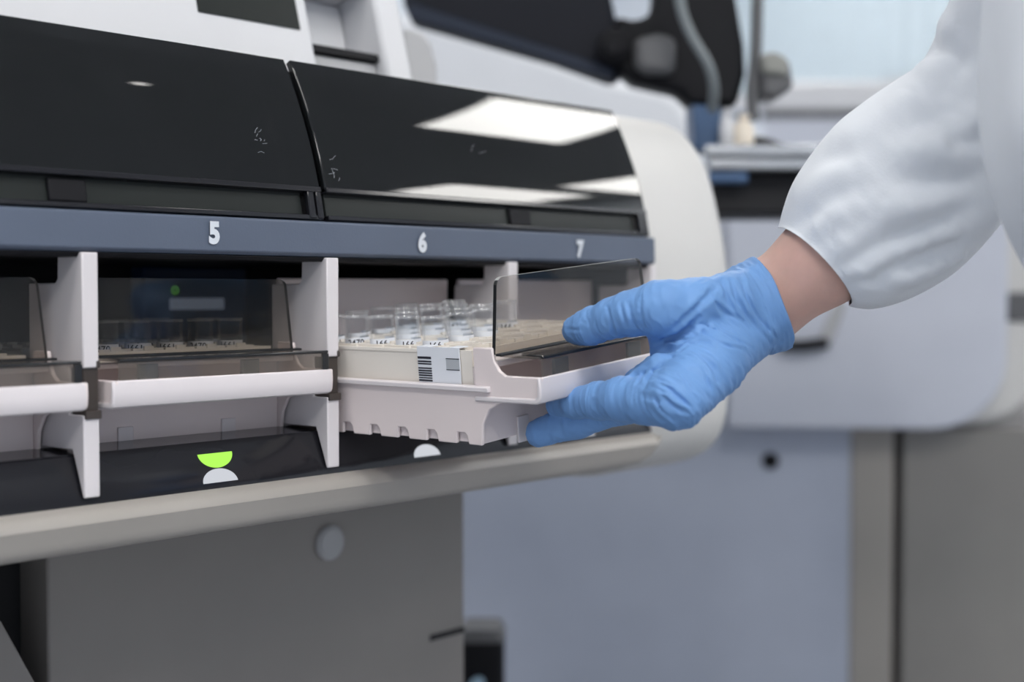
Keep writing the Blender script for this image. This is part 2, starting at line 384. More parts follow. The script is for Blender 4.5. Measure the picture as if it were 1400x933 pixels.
# number band
nb = B().prism([(.5885,1.1875),(.5865,1.1868),(.5858,1.170),(.588,1.168),(.620,1.168),(.620,1.1875)], X0, XR).build('number_band', 'band', AN, bevel=.0006)
B().prism([(.5872,1.1678),(.589,1.1655),(.640,1.1655),(.640,1.1678)], X0, XR).build('band_lip', 'black', AN, bevel=.0005)
def digit(ch, x, z, s):
    vs, fs = text_mesh(ch, s, s*.055)
    o = B().add([(x+v[0]*.92, .5855-.0004, z+v[1]) for v in vs], fs).build('printed_digit', 'number', None, smooth=False)
    sub(nb, o)
digit('5', .4442, 1.1784, .0145); digit('6', .5935, 1.1772, .0145); digit('7', .7418, 1.1768, .0145)
# bay interior: black box open to the front
b = B(); b.box((X0,.80,1.05),(XR,.805,1.168)); b.box((X0,.62,1.1660),(XR,.80,1.1672)); b.box((X0,.622,1.046),(XR,.80,1.05)); b.box((XR-.001,.60,1.05),(XR+.003,.80,1.168))
b.build('bay_interior', 'cavity', AN)
# dividers
for x in DX:
    th = .0085; pr = [(FY,1.1677),(FY+.021,1.1677),(FY+.0215,1.1555),(FY+.0235,1.1535),(FY+.047,1.1533),(FY+.0475,1.060),(FY+.0405,1.0600),(FY+.0385,1.0745),(FY+.0100,1.0745),(FY+.0050,1.062),(FY+.0014,1.0525),(FY,1.0525),(FY,1.0915),(FY+.012,1.0915),(FY+.012,1.1135),(FY,1.1135)]
    if x == DX[-1]: th = .006
    d = B().prism(pr, x-th, x).build('bay_divider', 'div', AN, bevel=.0008, ang=30)
    c = B(); c.box((x-th+.0010,FY+.0012,1.0915),(x+.0002,FY+.0119,1.1135)); c.box((x-th+.0005,FY-.0012,1.0895),(x+.0006,FY+.010,1.0935)); c.prism([(FY+.004,1.1125),(FY-.0005,1.1135),(FY-.0005,1.117),(FY+.004,1.115)], x-.0015, x+.0004)
    sub(d, c.build('divider_clip', 'brown', None, bevel=.0005))
# shutters closing the opened bay and the empty bay
for xa, xb in ((DX[2]+.0005, DX[3]-.0095), (DX[3]+.0005, DX[4]-.0075)):
    B().box((xa,FY+.0515,1.052),(xb,FY+.0545,1.1572)).build('bay_shutter', 'pink', AN, bevel=.0012)
# added stand-ins for a window reflection at the back of bay 5
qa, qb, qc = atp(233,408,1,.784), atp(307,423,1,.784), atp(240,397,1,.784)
rd = B().box((qa[0]-.02,.785,1.085),(qb[0]+.02,.80,1.1655)).build('reflection_block', plastic('reflection_blue', (.012,.03,.085), .4), AN, bevel=.002)
sub(rd, B().box((qa[0],.7842,qb[2]),(qb[0],.7856,qa[2])).build('reflection_bar', glow('reflection_bar_glow', (.5,.6,.8), .11), None, bevel=.0005))
sub(rd, B().tube([(qc[0]+.0022*math.cos(a), .7845, qc[2]+.0022*math.sin(a)) for a in np.linspace(0, 2*math.pi, 17)], .0006, 6).build('reflection_ring', glow('reflection_green', (.2,.7,.1), .22), None))
# black status strip with its lamps
ST = [(.6225,1.0700),(.6225,1.0735),(.5965,1.0722),(.5953,1.0710),(.5868,1.0510),(.5868,1.0462),(.6225,1.0462)]
ss = B().prism(ST, X0, XR-.003).build('status_strip', 'gloss', AN, bevel=.0006)
sn = Vector((0, -(1.071-1.051), .5953-.5868)).normalized(); su = Vector((0, .5953-.5868, 1.071-1.051)).normalized()
def onstrip(x, u): p = Vector((x,.5868,1.0510))+su*u; return p+sn*.0001
for i in range(-1, 3):
    x = .4555+.1507*i
    if i == 0: sub(ss, B().disc(onstrip(x-.0062, .0165), sn, .0108, .0003, 24, u=(1,0,0), a0=math.pi, a1=2*math.pi, ry=.0078).build('green_status_lamp', 'green', None)); ss.children[-1]['label'] = 'lit green status lamp'
    sub(ss, B().disc(onstrip(x-.0070, .0010), sn, .0108, .0003, 24, u=(1,0,0), a0=0, a1=math.pi, ry=.0072).build('white_status_lamp', 'whitelamp', None))
# front rail
rp = [(.5885,1.0495),(.5812,1.0472),(.5795,1.0460),(.5772,1.0428),(.5768,1.0418),(.5772,1.0405),(.5786,1.0345),(.5793,1.0318),(.5806,1.0296),(.5830,1.0280),(.587,1.0270),(.600,1.0262),(.64,1.0260)]
rp = [tuple(p) for p in rp]+[(.70,1.0260),(.70,1.044),(.5895,1.044)]
rr = B(); n = len(rp); rings = []
for x, k_ in ((X0,0),(.76,0),(.785,.0006),(.803,.003),(.815,.008),(.8215,.014),(.825,.022)):      # the right end rounds under towards the shell
    rings.append([(x, max(p[0], p[0]), max(p[1], 1.0260+k_*.95) if p[1] < 1.0435 else p[1]) for p in rp])
rr.loft(rings); rr.build('front_rail', 'rail', AN, ang=28)
B().prism([(.590,1.0505),(.596,1.0505),(.70,1.0250),(.70,1.020),(.622,1.0220),(.600,1.0265),(.5885,1.035),(.5870,1.044)], .8255, XR).build('rail_seam', 'brown', AN)
# right end shell
cp = curve_pts([(.76,1.2842),(.70,1.2842),(.662,1.2832),(.642,1.2795),(.624,1.2670),(.607,1.241),(.5965,1.206),(.5895,1.168),(.5865,1.115),(.5875,1.070),(.592,1.044),(.603,1.028),(.622,1.0175),(.66,1.0105),(.76,1.0085)], 5)
cp = [tuple(p) for p in cp]; rings = []
cyz = np.array([.78, 1.15])
for x, ins in ((XR+.0005,.002),(XR+.002,0),(XE-.020,0),(XE-.011,.0015),(XE-.005,.005),(XE-.001,.011),(XE,.018)):
    ring = []
    for i, p in enumerate(cp):
        a = np.array(cp[max(i-1,0)]); b2 = np.array(cp[min(i+1,len(cp)-1)]); tg = (b2-a)/np.linalg.norm(b2-a); nn = np.array([-tg[1], tg[0]])
        if nn@(cyz-np.array(p)) < 0: nn = -nn
        q = np.array(p)+nn*ins; ring.append((x, q[0], q[1]))
    ring += [(x,1.05,1.0085+ins),(x,1.05,1.2842-ins)]; rings.append(ring)
B().loft(rings).build('end_shell', 'shell', AN, ang=40)
# lower cabinet
PYF = .742; PX0 = float(atp(65,800,1,PYF)[0]); PX1 = float(atp(635,800,1,PYF)[0])
cab = B().box((PX0,PYF,.10),(PX1,1.02,1.030)).build('lower_cabinet', 'panel', AN, bevel=.002)
bx = atp(449,742,1,PYF); bb = B().disc((bx[0],PYF+.0002,bx[2]), (0,-1,0), .0122, .003, 40).disc((bx[0],PYF-.0028,bx[2]), (0,-1,0), .0104, .0012, 40); sub(cab, bb.build('round_cap', 'grey', None, bevel=.0008))
sa, sb2 = atp(588,873,1,PYF), atp(634,860,1,PYF); sub(cab, B().box((sa[0],PYF-.0008,sa[2]-.0022),(PX1-.001,PYF+.0005,sa[2]+.0022)).build('slot', 'cavity', None))
B().box((PX0-.034,PYF+.03,.10),(PX0,1.02,1.030)).build('cabinet_gap', 'cavity', AN)
B().box((X0,PYF+.004,.10),(PX0-.030,1.02,1.030)).build('lower_cabinet', 'panel', AN, bevel=.002)
e0, e1 = atp(0,850,1,PYF-.01), atp(46,933,1,PYF-.01)
B().prism([(e0[0]-.06,e0[2]+.06),(e0[0],e0[2]),(e1[0],e1[2]),(e1[0]+.02,.80),(e1[0]+.02,.78),(e0[0]-.06,.78)], PYF-.012, PYF+.004, ax=1).build('foot_bracket', 'panel', AN, bevel=.001)
B().box((X0,.66,1.0265),(XR-.004,1.02,1.034)).build('under_tray', 'panel', AN)
# upper housing behind the hoods: leaning white box with screen, framed recess, rear shell
def lean(px, py, y0=.70, z0=1.30, k=.27):      # the point seen at that pixel on the leaning face
    d = FWD+RIGHT*(px-700)/F+UP*(466.5-py)/F; t = (y0-k*z0+k*CAMZ)/(d[1]-k*d[2]); return EYE+d*t
LN = np.array([0, -1, .27]); LN /= np.linalg.norm(LN)
def leanslab(corners, thick, name, mat, off=0, bevel=.002, parent=AN, **k):
    lo = [np.array(c)+LN*off for c in corners]; hi = [c-LN*thick for c in lo]; return B().hexa(lo, hi).build(name, mat, parent, bevel=bevel, **k)
def leanx(x, z): return np.array([x, .70+.27*(z-1.30), z])
xb = lean(433,83)[0]; xa_ = lean(524,60)[0]; xe = lean(566,100)[0]
UH = leanslab([leanx(X0,1.285),leanx(xb,1.285),leanx(xb,1.55),leanx(X0,1.55)], .12, 'upper_housing', 'white')
c1, c2, c3 = lean(271,18), lean(410,40), lean(404,-40); z_b = .5*(c1[2]+c2[2])
sub(UH, leanslab([leanx(c1[0],z_b),leanx(c2[0],z_b),leanx(c2[0],z_b+.09),leanx(c1[0],z_b+.09)], .001, 'display_screen', 'screen', off=.0008, bevel=.0003, parent=None))
fr = B(); za, zb_ = lean(480,-25)[2], 1.60
def leanhex(bld, x0, x1, z0, z1, o0, o1): 
    q = [leanx(x0,z0),leanx(x1,z0),leanx(x1,z1),leanx(x0,z1)]; bld.hexa([p-LN*o0 for p in q], [p-LN*o1 for p in q])
leanhex(fr, xa_, xe, 1.285, 1.55, .001, .09); leanhex(fr, xb, xa_, za, 1.60, .001, .09); leanhex(fr, xb, xa_, 1.285, za, .034, .09)
fr.build('recess_frame', 'white', AN, bevel=.003)
rc = B(); leanhex(rc, xb+.001, xa_-.001, 1.285, lean(470,70)[2], .009, .034); rc.build('recess_shelf', 'grey', AN, bevel=.003)
rc = B(); leanhex(rc, xb+.001, xa_-.001, lean(470,70)[2], lean(470,61)[2], .006, .0345); rc.build('recess_slot', 'black', AN)
gp = [lean(566,40,.80),lean(580,45,.80),lean(592,62,.80),lean(599,90,.80),lean(600,125,.80),lean(550,125,.80),lean(550,40,.80)]
B().loft([[p for p in gp], [p+np.array([0,.05,0]) for p in gp]]).build('side_cheek', 'grey', AN, bevel=.004)

# ------------------------------------------------------------------ drawers, racks, tubes
DW = .1365                                     # drawer width
def make_drawer(label, loc, roll):
    t = thing('pull_out_tray', label, 'tray', loc, (0, -roll, 0), 'numbered pull-out trays')
    notch = []
    side = [(.0445,.0300),(.0445,.0505),(.0315,.0505),(.0305,.044),(.0275,.0392),(.0235,.0367),(.0005,.0367),(.0002,.031),(.0006,.0262),(.0016,.0244),(.0037,.0236),(.022,.0234),(.029,.0225),(.036,.0190),(.0408,.0115),(.0425,0)]
    for k in range(6):
        c = .0565+.0217*k
        side += [(c-.0050,0),(c-.0040,.0045),(c-.0025,.0060),(c+.0030,.0060),(c+.0036,0)]
    side += [(.186,0),(.186,.0300)]
    b = B(); b.prism(side, 0, .0022); b.prism(side, DW-.0022, DW)
    b.box((.0022,.0445,0),(DW-.0022,.0475,.040)); b.box((.0022,.0475,.006),(DW-.0022,.186,.0085)); b.box((.0030,.0475,.0005),(.0042,.186,.030)); b.box((DW-.0042,.0475,.0005),(DW-.0030,.186,.030)); b.box((.0022,.183,.0085),(DW-.0022,.186,.030))
    b.box((.0022,.0305,.0405),(DW-.0022,.0445,.0435))
    b.build('tray_body', 'pink', t, bevel=.0007, ang=30)
    for e_ in (((-.0024,.0282),(.001,.0278),(.001,.0312),(-.0024,.0306)), ((DW+.0024,.0282),(DW-.001,.0278),(DW-.001,.0312),(DW+.0024,.0306))):
        B().prism(list(e_), .034, .186, ax=1).build('side_rim', 'lip', t, bevel=.0004)
    lp = [(.0006,.0367),(.0000,.031),(.0004,.0262),(.0014,.0243),(.0035,.0234),(.022,.0232),(.0445,.0230),(.0445,.0256),(.022,.0260),(.0045,.0262),(.0028,.0275),(.0022,.0367)]
    B().prism(lp, -.0012, DW-.0006).build('handle_lip', 'lip', t, bevel=.0010)
    # smoked trim: upright front strip and the step behind it
    sp = [(.0012,.0367),(.0012,.0455),(.0022,.0465),(.0290,.0468),(.0290,.0456),(.0035,.0453),(.0026,.0445),(.0026,.0367)]
    B().prism(sp, .0030, DW-.0030).build('smoked_trim', 'smoked', t, bevel=.0004)
    B().prism([(.0255,.0463),(.0255,.0474),(.0295,.0477),(.0295,.0463)], .0005, DW-.0005).build('window_foot', 'edge', t, bevel=.0003)
    B().prism([(.0004,.0455),(.0004,.0467),(.0016,.0472),(.0110,.0474),(.0110,.0468),(.0026,.0462)], .0028, .0042).build('trim_edge', 'edge', t, bevel=.0003)
    tf = B(); tf.box((.0030,.0006,.0454),(DW-.0030,.0026,.0470)).box((DW-.0066,.0006,.0367),(DW-.0026,.0030,.0454)); tf.build('trim_frame', 'edge', t, bevel=.0005)
    for xx in (.016, .078):
        B().box((xx,.0040,.0300),(xx+.011,.0065,.0440)).build('trim_rib', 'cable', t, bevel=.0005)
    w = .0385; r_ = .005; y = .0300; th = .0022; tp = .0042
    out = [(.0010,.0470),(DW-.0030,.0470)]+[(DW-.0030-tp-r_+r_*math.sin(a), .0470+w-r_+r_*math.cos(a)) for a in np.linspace(math.pi/2, 0, 7)]+[(.0010+tp+r_-r_*math.sin(a), .0470+w-r_+r_*math.cos(a)) for a in np.linspace(0, math.pi/2, 7)]
    g = B(); n = len(out); vs = [(p[0],y,p[1]) for p in out]+[(p[0],y+th,p[1]) for p in out]
    g.add(vs, [tuple(range(n)), tuple(range(n, 2*n))[::-1]], 0); 
    for i in range(n):
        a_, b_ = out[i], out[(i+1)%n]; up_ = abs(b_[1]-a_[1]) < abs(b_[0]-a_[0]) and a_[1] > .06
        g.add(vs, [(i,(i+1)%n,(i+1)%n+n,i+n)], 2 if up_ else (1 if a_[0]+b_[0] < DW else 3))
    me = g.build('window_pane', ['smoke','edge','edgelight','edgemid'], t)
    for xx in (.030, .095):
        B().box((xx,.0432,-.004),(xx+.009,.0446,.010)).build('tray_latch', 'lip', t, bevel=.0005)
    return t
PITCH_ = .0222; CX0 = .0138; CY0 = .0185; NC, NR = 6, 6
RH = .0150                                      # rack base above drawer base
def make_rack(label, loc, roll):
    t = thing('tube_rack', label, 'tube rack', loc, (0, -roll, 0), 'cream tube racks')
    W, D_, H_ = .1295, .1365, .0412-RH+.0090-.001
    b = B()
    b.box((0,0,-.005),(.002,D_,H_-.001)); b.box((W-.002,0,-.005),(W,D_,H_-.001)); b.box((.002,0,-.005),(W-.002,.002,H_-.001)); b.box((.002,D_-.002,-.005),(W-.002,D_,H_-.001))
    b.box((-.0006,.038,H_-.0026),(.0004,D_,H_-.0010))
    n = 20; hr = .0078; dz = H_-.0015; hx = PITCH_/2
    for i in range(NC):
        for j in range(NR):
            cx, cy = CX0+.0005+i*.0202, CY0+j*.0205
            xa, xb2 = (cx-.0101 if i else .001), (cx+.0101 if i < NC-1 else W-.001); ya, yb = (cy-.01025 if j else .001), (cy+.01025 if j < NR-1 else D_-.001)
            ring = []; sq = []
            for k in range(n):
                a = 2*math.pi*k/n+math.pi/4; c_, s_ = math.cos(a), math.sin(a); m = max(abs(c_), abs(s_))
                ring.append((cx+hr*c_, cy+hr*s_)); sq.append((c_/m, s_/m))
            def mapq(q, in_=0): return ((cx+(q[0]*(xb2-cx) if q[0] > 0 else q[0]*(cx-xa))), (cy+(q[1]*(yb-cy) if q[1] > 0 else q[1]*(cy-ya))))
            outer = [mapq(q) for q in sq]; mid = [(cx+q[0]*.0094, cy+q[1]*.0094) for q in sq]
            z0, z1 = dz-.0010, dz+.0012
            rings = [[(p[0],p[1],z0) for p in outer], [(p[0],p[1],z0) for p in mid], [(p[0],p[1],z1) for p in mid], [(p[0],p[1],z1) for p in ring], [(p[0],p[1],dz-.018) for p in ring]]
            b.loft(rings, cap=False)
            # clip tabs between neighbouring holes
            b.box((cx-.0030,cy-.0102,z0),(cx+.0030,cy-.0088,z1+.0012))
    b.build('rack_body', 'cream', t, bevel=0, ang=40)
    lb = B(); lb.box((-.0013,.0075,.0158),(-.0007,.0380,H_+.0005)); lb.box((-.0013,.0075,H_+.0001),(.006,.0150,H_+.0006)); lb.box((-.0013,.0290,H_+.0001),(.006,.0380,H_+.0006))
    lo = lb.build('rack_label', 'paper', t, bevel=.0002)
    bc = B(); z = .0155
    for hgt, gap in ((.0008,.0006),(.0006,.0006),(.0008,.0005),(.0007,.0005),(.0008,.0006),(.0007,.0016),(.0007,.0005),(.0008,.0010),(.0012,.0006)):
        bc.box((-.0015,.0279,z+.001),(-.00125,.0376,z+hgt+.001)); z += hgt+gap
    sub(lo, bc.build('barcode', 'ink', None))
    gs = B(); gs.box((-.0014,.0078,.0232),(-.00125,.0172,.0288), 0); gs.box((-.0015,.0078,.0229),(-.00125,.0172,.0233), 1); gs.box((-.0015,.0078,.0287),(-.00125,.0172,.0291), 1)
    sub(lo, gs.build('grey_print', ['greyprint','ink'], None))
    return t
ROWS = ['front','second','third','fourth','fifth','sixth']
def tube_parts(txt):
    R, zt, zl = .0068, .0162, .0038
    n = 28
    def ring(r, z): return [(r*math.cos(2*math.pi*k/n), r*math.sin(2*math.pi*k/n), z) for k in range(n)]
    g = B(); g.loft([ring(R*.6,-.0165), ring(R,-.0145), ring(R,zt-.0016), ring(R*.89,zt-.0016), ring(R*.89,-.013), ring(R*.5,-.0155)])
    g.loft([ring(R,zt-.0016), ring(R*1.05,zt-.0012), ring(R*1.06,zt-.0004), ring(R*1.0,zt), ring(R*.90,zt-.0004), ring(R*.89,zt-.0016)], cap=False, mi=1)
    lab = B(); RL = R+.00022; a0, a1 = math.radians(-235), math.radians(35)
    lr = lambda z: [(RL*math.cos(a0+(a1-a0)*k/30), RL*math.sin(a0+(a1-a0)*k/30), z) for k in range(31)]
    lab.loft([lr(-.012), lr(zl)], cap=False, closed=False)
    pr = None
    if txt:
        vs, fs = text_mesh(txt, .0048, .00008); pr = B(); a_c = math.radians(-139); RT = RL+.00012
        pr.add([(RT*math.cos(a_c+v[0]/RT), RT*math.sin(a_c+v[0]/RT), zl-.0027+v[1]) for v in vs], fs)
    return g, lab, pr
protos = {}
def vial(txt, loc, roll, label, group):
    if txt not in protos:
        g, lb, pr = tube_parts(txt)
        t = thing('sample_tube', label, 'sample tube', loc, (0,-roll,0), group)
        g.build('glass_wall', ['glass','glassrim'], t, ang=60); l = lb.build('paper_label', 'paper', t, ang=60)
        if pr: sub(l, pr.build('printed_number', 'ink', None, smooth=False))
        protos[txt] = t; return t
    src = protos[txt]; r = src.copy(); COL.objects.link(r); r.location = loc; r.rotation_euler = (0,-roll,0); r['label'] = label; r['group'] = group
    for ch in src.children:
        c = ch.copy(); COL.objects.link(c); c.parent = r
        for g in ch.children:
            d = g.copy(); COL.objects.link(d); d.parent = c
    return r
def place(local, origin, roll):
    x, y, z = local; return (origin[0]+x*math.cos(roll)-z*math.sin(roll), origin[1]+y, origin[2]+x*math.sin(roll)+z*math.cos(roll))
BASEZ = 1.0705; GAP = .0042; ROLL = math.radians(5.6)
LIPIN, LIPOUT = .578, .443
DRAWERS = [(DX[0], LIPIN, 0, 'closed white tray at the left edge, left of the number 5 bay'),
           (DX[1], LIPIN, 0, 'closed white tray with smoked window under the number 5'),
           (DX[2], LIPOUT, ROLL, 'white tray under number 6, pulled out and tilted by the gloved hand')]
ZP = .031                                       # the pulled-out drawer turns about its left rim
PLAN = {0: [(c, r) for c in (3,4,5) for r in (0,1,2)],
        1: [(c, 0) for c in range(6)]+[(0,1),(2,1),(3,1),(5,1),(1,2),(4,2)],
        2: [(0,1),(0,2),(0,3),(0,4),(0,5),(1,1),(1,3),(1,5),(2,1),(2,3),(2,4),(2,5),(3,3),(3,4),(3,5),(4,2),(4,4),(2,2),(3,2)]}
WHERE = ['rack at left edge', 'closed rack under number 5', 'pulled-out rack']
COLN = ['first','second','third','fourth','fifth','sixth']
for di, (dx, ly, roll, lab) in enumerate(DRAWERS):
    o = (dx+GAP, ly, BASEZ); o = tuple(np.array(o)+np.array([0,0,ZP])-np.array(place((0,0,ZP), (0,0,0), roll)))
    make_drawer(lab, o, roll)
    ro = place((.0035,.0485,RH), o, roll)
    rl = ['cream tube rack in the closed tray at the left edge', 'cream tube rack in the closed tray under number 5', 'cream tube rack with barcode label in the pulled-out tray'][di]
    make_rack(rl, ro, roll)
    H_ = .0412-RH+.0090-.001
    for (c, r) in PLAN[di]:
        p = place((.0035+CX0+.0005+c*.0202, .0485+CY0+r*.0205, RH+H_-.0015), o, roll)
        txt = ('166' if r != 4 else '2470') if di == 2 else ('1661' if (c+r) % 3 != 1 else '2470')
        if di == 2 and c not in (0, 4): txt = ''
        vial(txt, p, roll, f'clear tube in {WHERE[di]}, {ROWS[r]} row, {COLN[c]} from its left', 'glass sample tubes')

# ------------------------------------------------------------------ the person
PE = thing('person', 'person in white lab coat and blue glove reaching in from the right', 'person', tuple(at(1500,300,.62)), world=True)
PE.location.z = 0
A = lambda x, y, t: at(x, y, t)
thumb = [(A(1000,416,.708),.0140),(A(950,418,.696),.0128),(A(903,421,.690),.0130),(A(866,428,.697),.0108),(A(838,436,.705),.0094),(A(808,446,.715),.0088),(A(790,451,.721),.0076)]
index = [(A(922,547,.668),.0120),(A(886,548,.679),.0112),(A(850,546,.690),.0102),(A(820,548,.703),.0088),(A(790,551,.717),.0076),(A(762,555,.734),.0056)]
middle = [(A(905,540,.690),.0120),(A(850,553,.722),.0098),(A(790,575,.735),.0088),(A(738,592,.742),.0074)]
ring_ = [(A(900,532,.713),.0115),(A(848,545,.745),.0092),(A(805,562,.757),.0082),(A(776,574,.762),.0070)]
little = [(A(895,522,.735),.0105),(A(850,535,.762),.0082),(A(820,548,.770),.0074),(A(800,558,.774),.0062)]
WR = [(A(1046,417,.728),.0190),(A(1046,414,.752),.0185)]
EL = [(A(1400,170,.66),.036),(A(1400,170,.70),.036)]
def chain(p, ch, k=.003):
    d = None
    for (a, ra), (b, rb) in zip(ch[:-1], ch[1:]):
        e = cone(p, a, b, ra, rb); d = e if d is None else smin(d, e, k)
    return d
FA = [(A(1046,417,.728),.0190,A(1130,352,.716),.0215),(A(1046,414,.752),.0185,A(1130,350,.745),.0215)]
def forearm(p):
    d = None
    for a, ra, b, rb in FA:
        e = cone(p, a, b, ra, rb); d = e if d is None else smin(d, e, .02)
    return d
def palm(p):
    segs = [((925,546,.668),.0122,(1035,434,.724),.0170),((905,540,.690),.0120,(1035,424,.735),.0175),((900,532,.713),.0115,(1036,418,.745),.0170),((895,522,.735),.0105,(1038,414,.752),.0165),
            ((1000,416,.708),.0140,(1046,412,.735),.0175),((928,543,.670),.0122,(972,497,.690),.0150),((950,465,.706),.0115,(1000,440,.714),.0140),((914,470,.702),.0085,(950,468,.704),.0105)]
    d = None
    for a, ra, b, rb in segs:
        e = cone(p, A(*a), A(*b), ra, rb); d = e if d is None else smin(d, e, .007)
    return d
def hand_parts(p):
    pl = palm(p); th = chain(p, thumb); fi = [chain(p, c) for c in (index, middle, ring_, little)]
    d = smin(pl, th, .0065)
    g = fi[0]
    for f in fi[1:]: g = np.minimum(g, f)
    d = smin(d, g, .005)
    d = smin(d, cone(p, A(903,503,.684), A(872,517,.692), .0062, .0040), .003)
    return d, th, g, pl
CU_C = A(1053,416,.735); CU_N = A(1133,350,.733)-A(1053,416,.735); CU_N /= np.linalg.norm(CU_N)
# cuff plane: tilted as seen, its edge running from above the wrist to below it
e1 = A(1076,471,.735)-A(1030,361,.735); e1 /= np.linalg.norm(e1); e2 = FWD-FWD.dot(e1)*e1; e2 /= np.linalg.norm(e2)
PN = np.cross(e1, e2); PN = PN if PN@CU_N > 0 else -PN
def cuff(p, off=0):
    a = smin(cone(p, A(1020,424,.726), A(1056,415,.722), .0190+off, .0224+off), cone(p, A(1020,424,.748), A(1056,415,.750), .0190+off, .0224+off), .02)
    return a
def base_hand(p):
    d, th, g, pl = hand_parts(p); return smin(smin(d, forearm(p), .008), cuff(p), .008), th, g, pl
FOLDS = [  # (polyline seen on the glove, width, depth)
    ([(977,396),(952,421),(924,446)],.0016,.0011), ([(969,400),(983,421),(1005,437)],.0013,.0008), ([(890,478),(912,462),(940,448),(958,428)],.0020,.0013),
    ([(952,451),(985,471),(1016,479)],.0011,.0008), ([(957,443),(994,460),(1027,476)],.0011,.0008), ([(944,479),(971,499),(980,521)],.0013,.0008),
    ([(902,521),(924,541),(946,560)],.0012,.0011), ([(904,532),(918,552),(941,563)],.0011,.0010), ([(930,513),(952,546)],.0012,.0008), ([(962,505),(972,538)],.0011,.0007),
    ([(831,421),(838,447),(841,458)],.0010,.0009), ([(858,414),(868,447)],.0010,.0006), ([(876,407),(878,447)],.0010,.0006), ([(848,416),(856,446)],.0009,.0005),
    ([(905,500),(890,515),(884,528)],.0014,.0012), ([(880,512),(872,524)],.0010,.0009), ([(895,540),(905,560),(920,573)],.0010,.0007), ([(880,540),(885,560),(897,574)],.0009,.0005),
    ([(920,490),(950,470),(975,470)],.0014,.0009), ([(1000,385),(1008,412),(1030,445),(1055,470)],.0013,.0008), ([(1012,376),(1020,405),(1040,440),(1066,466)],.0011,.0006),
    ([(985,382),(996,412),(1015,440)],.0011,.0006), ([(775,450),(795,452)],.0008,.0004)]
FP = []
for pl_, w_, a_ in FOLDS:
    pts = []
    for x, y in curve_pts(pl_, 5):
        t = .60; dr = FWD+RIGHT*(x-700)/F+UP*(466.5-y)/F
        for _ in range(40):
            dd = base_hand((EYE+dr*t)[None])[0][0]; t += dd*.8
            if abs(dd) < 1e-5 or t > .85: break
        if t < .85: pts.append(EYE+dr*t)
    if len(pts) > 1: FP.append((np.array(pts), w_, a_))
AX_F = A(780,560,.72)-A(920,546,.68); AX_F /= np.linalg.norm(AX_F)
AX_T = A(790,451,.721)-A(900,421,.69); AX_T /= np.linalg.norm(AX_T)
AX_P = (A(930,500,.69)-A(990,420,.70)); AX_P /= np.linalg.norm(AX_P)
def ridged(p, ax, fa, fb, seed):
    u = p@ax; q = p*fb+ax[None]*(u*(fa-fb))[:, None]+seed; n = vnoise(q+.35*np.stack([vnoise(p*fb*2+9)]*3, 1)*3); r = 1-np.abs(2*n-1); return r*r
def sm(x, a, b): t = np.clip((x-a)/(b-a), 0, 1); return t*t*(3-2*t)
def glove_fn(p):
    d, th, g, pl = base_hand(p)
    near = np.abs(d) < .006
    if near.any():
        q = p[near]; pd = (q-CU_C)@PN
        wf = sm(-np.minimum(g, th)[near], -.002, .001)*0+sm(pl[near]-np.minimum(g, th)[near], -.001, .004); wt = sm(g[near]-th[near], -.002, .002)
        wc = sm(pd, -.030, -.012)
        n = wf*(wt*ridged(q, AX_T, 420, 80, 3)+(1-wt)*ridged(q, AX_F, 450, 80, 5))*.00055+(1-wf)*(1-wc)*(.65*ridged(q, AX_P, 270, 45, 11)+.45*ridged(q, AX_P, 520, 70, 23))*.0012+wc*(.6*ridged(q, PN, 300, 50, 17)+.5*ridged(q, PN, 560, 70, 29))*.0009
        n = n+(vnoise(q*90)-.5)*.0007
        for pts, w_, a_ in FP:
            lo, hi = pts.min(0)-.006, pts.max(0)+.006; m = ((q > lo) & (q < hi)).all(1)
            if not m.any(): continue
            qq = q[m]; s = np.full(len(qq), 1.0); tt = np.zeros(len(qq))
            for i in range(len(pts)-1):
                ba = pts[i+1]-pts[i]; h = np.clip(((qq-pts[i])@ba)/(ba@ba), 0, 1); dd = np.sqrt((((qq-pts[i])-h[:, None]*ba)**2).sum(1)); b_ = dd < s
                s = np.where(b_, dd, s); tt = np.where(b_, (i+h)/(len(pts)-1), tt)
            n[m] += 1.15*a_*(.35+.65*np.sin(np.pi*np.clip(tt, .03, .97)))*(-np.exp(-(s/w_)**2)+.55*np.exp(-((s-2.1*w_)/(1.1*w_))**2))
        d = d.copy(); d[near] = d[near]-n
    pl_d = (p-CU_C)@PN+(vnoise(p*90)-.5)*.0016
    hole = np.maximum(cuff(p, -.0009), -(pl_d+.010))
    d = np.maximum(np.maximum(d, pl_d), -hole)
    bead = np.sqrt(cuff(p, -.0002)**2+(pl_d+.0004)**2)-.0009
    return smin(d, bead, .0012)
def body_fn(p):
    d, th, g, pl = hand_parts(p); d = d+.0022
    ar = forearm(p)
    ar = smin(ar, smin(cone(p, A(1130,352,.716), A(1235,275,.722), .0215, .020), cone(p, A(1130,350,.745), A(1235,275,.737), .0215, .020), .02), .01)
    ar = smin(ar, cone(p, A(1235,275,.729), A(1400,120,.672), .024, .024), .012)
    ar = smin(ar, cone(p, A(1400,120,.672), A(1640,-260,.60), .024, .040), .02)
    sk = np.sqrt(((vnoise(p*38)-.5)*.0016)**2)
    return smin(d, ar+sk*.5, .010)
allp = [c[0] for ch in (thumb, index, middle, ring_, little) for c in ch]+[A(1085,480,.70),A(1085,340,.78),A(1030,345,.70)]
lo = np.min(allp, 0)-.030; hi = np.max(allp, 0)+.030
sdf_object('glove', glove_fn, lo, hi, .0006, 'glove', PE, smooth_it=1)
bp_ = allp+[A(1420,140,.6),A(1640,-260,.54),A(1420,140,.75),A(1640,-260,.66)]
sdf_object('body', body_fn, np.min(bp_, 0)-.03, np.max(bp_, 0)+.05, .0016, 'skin', PE, smooth_it=3)
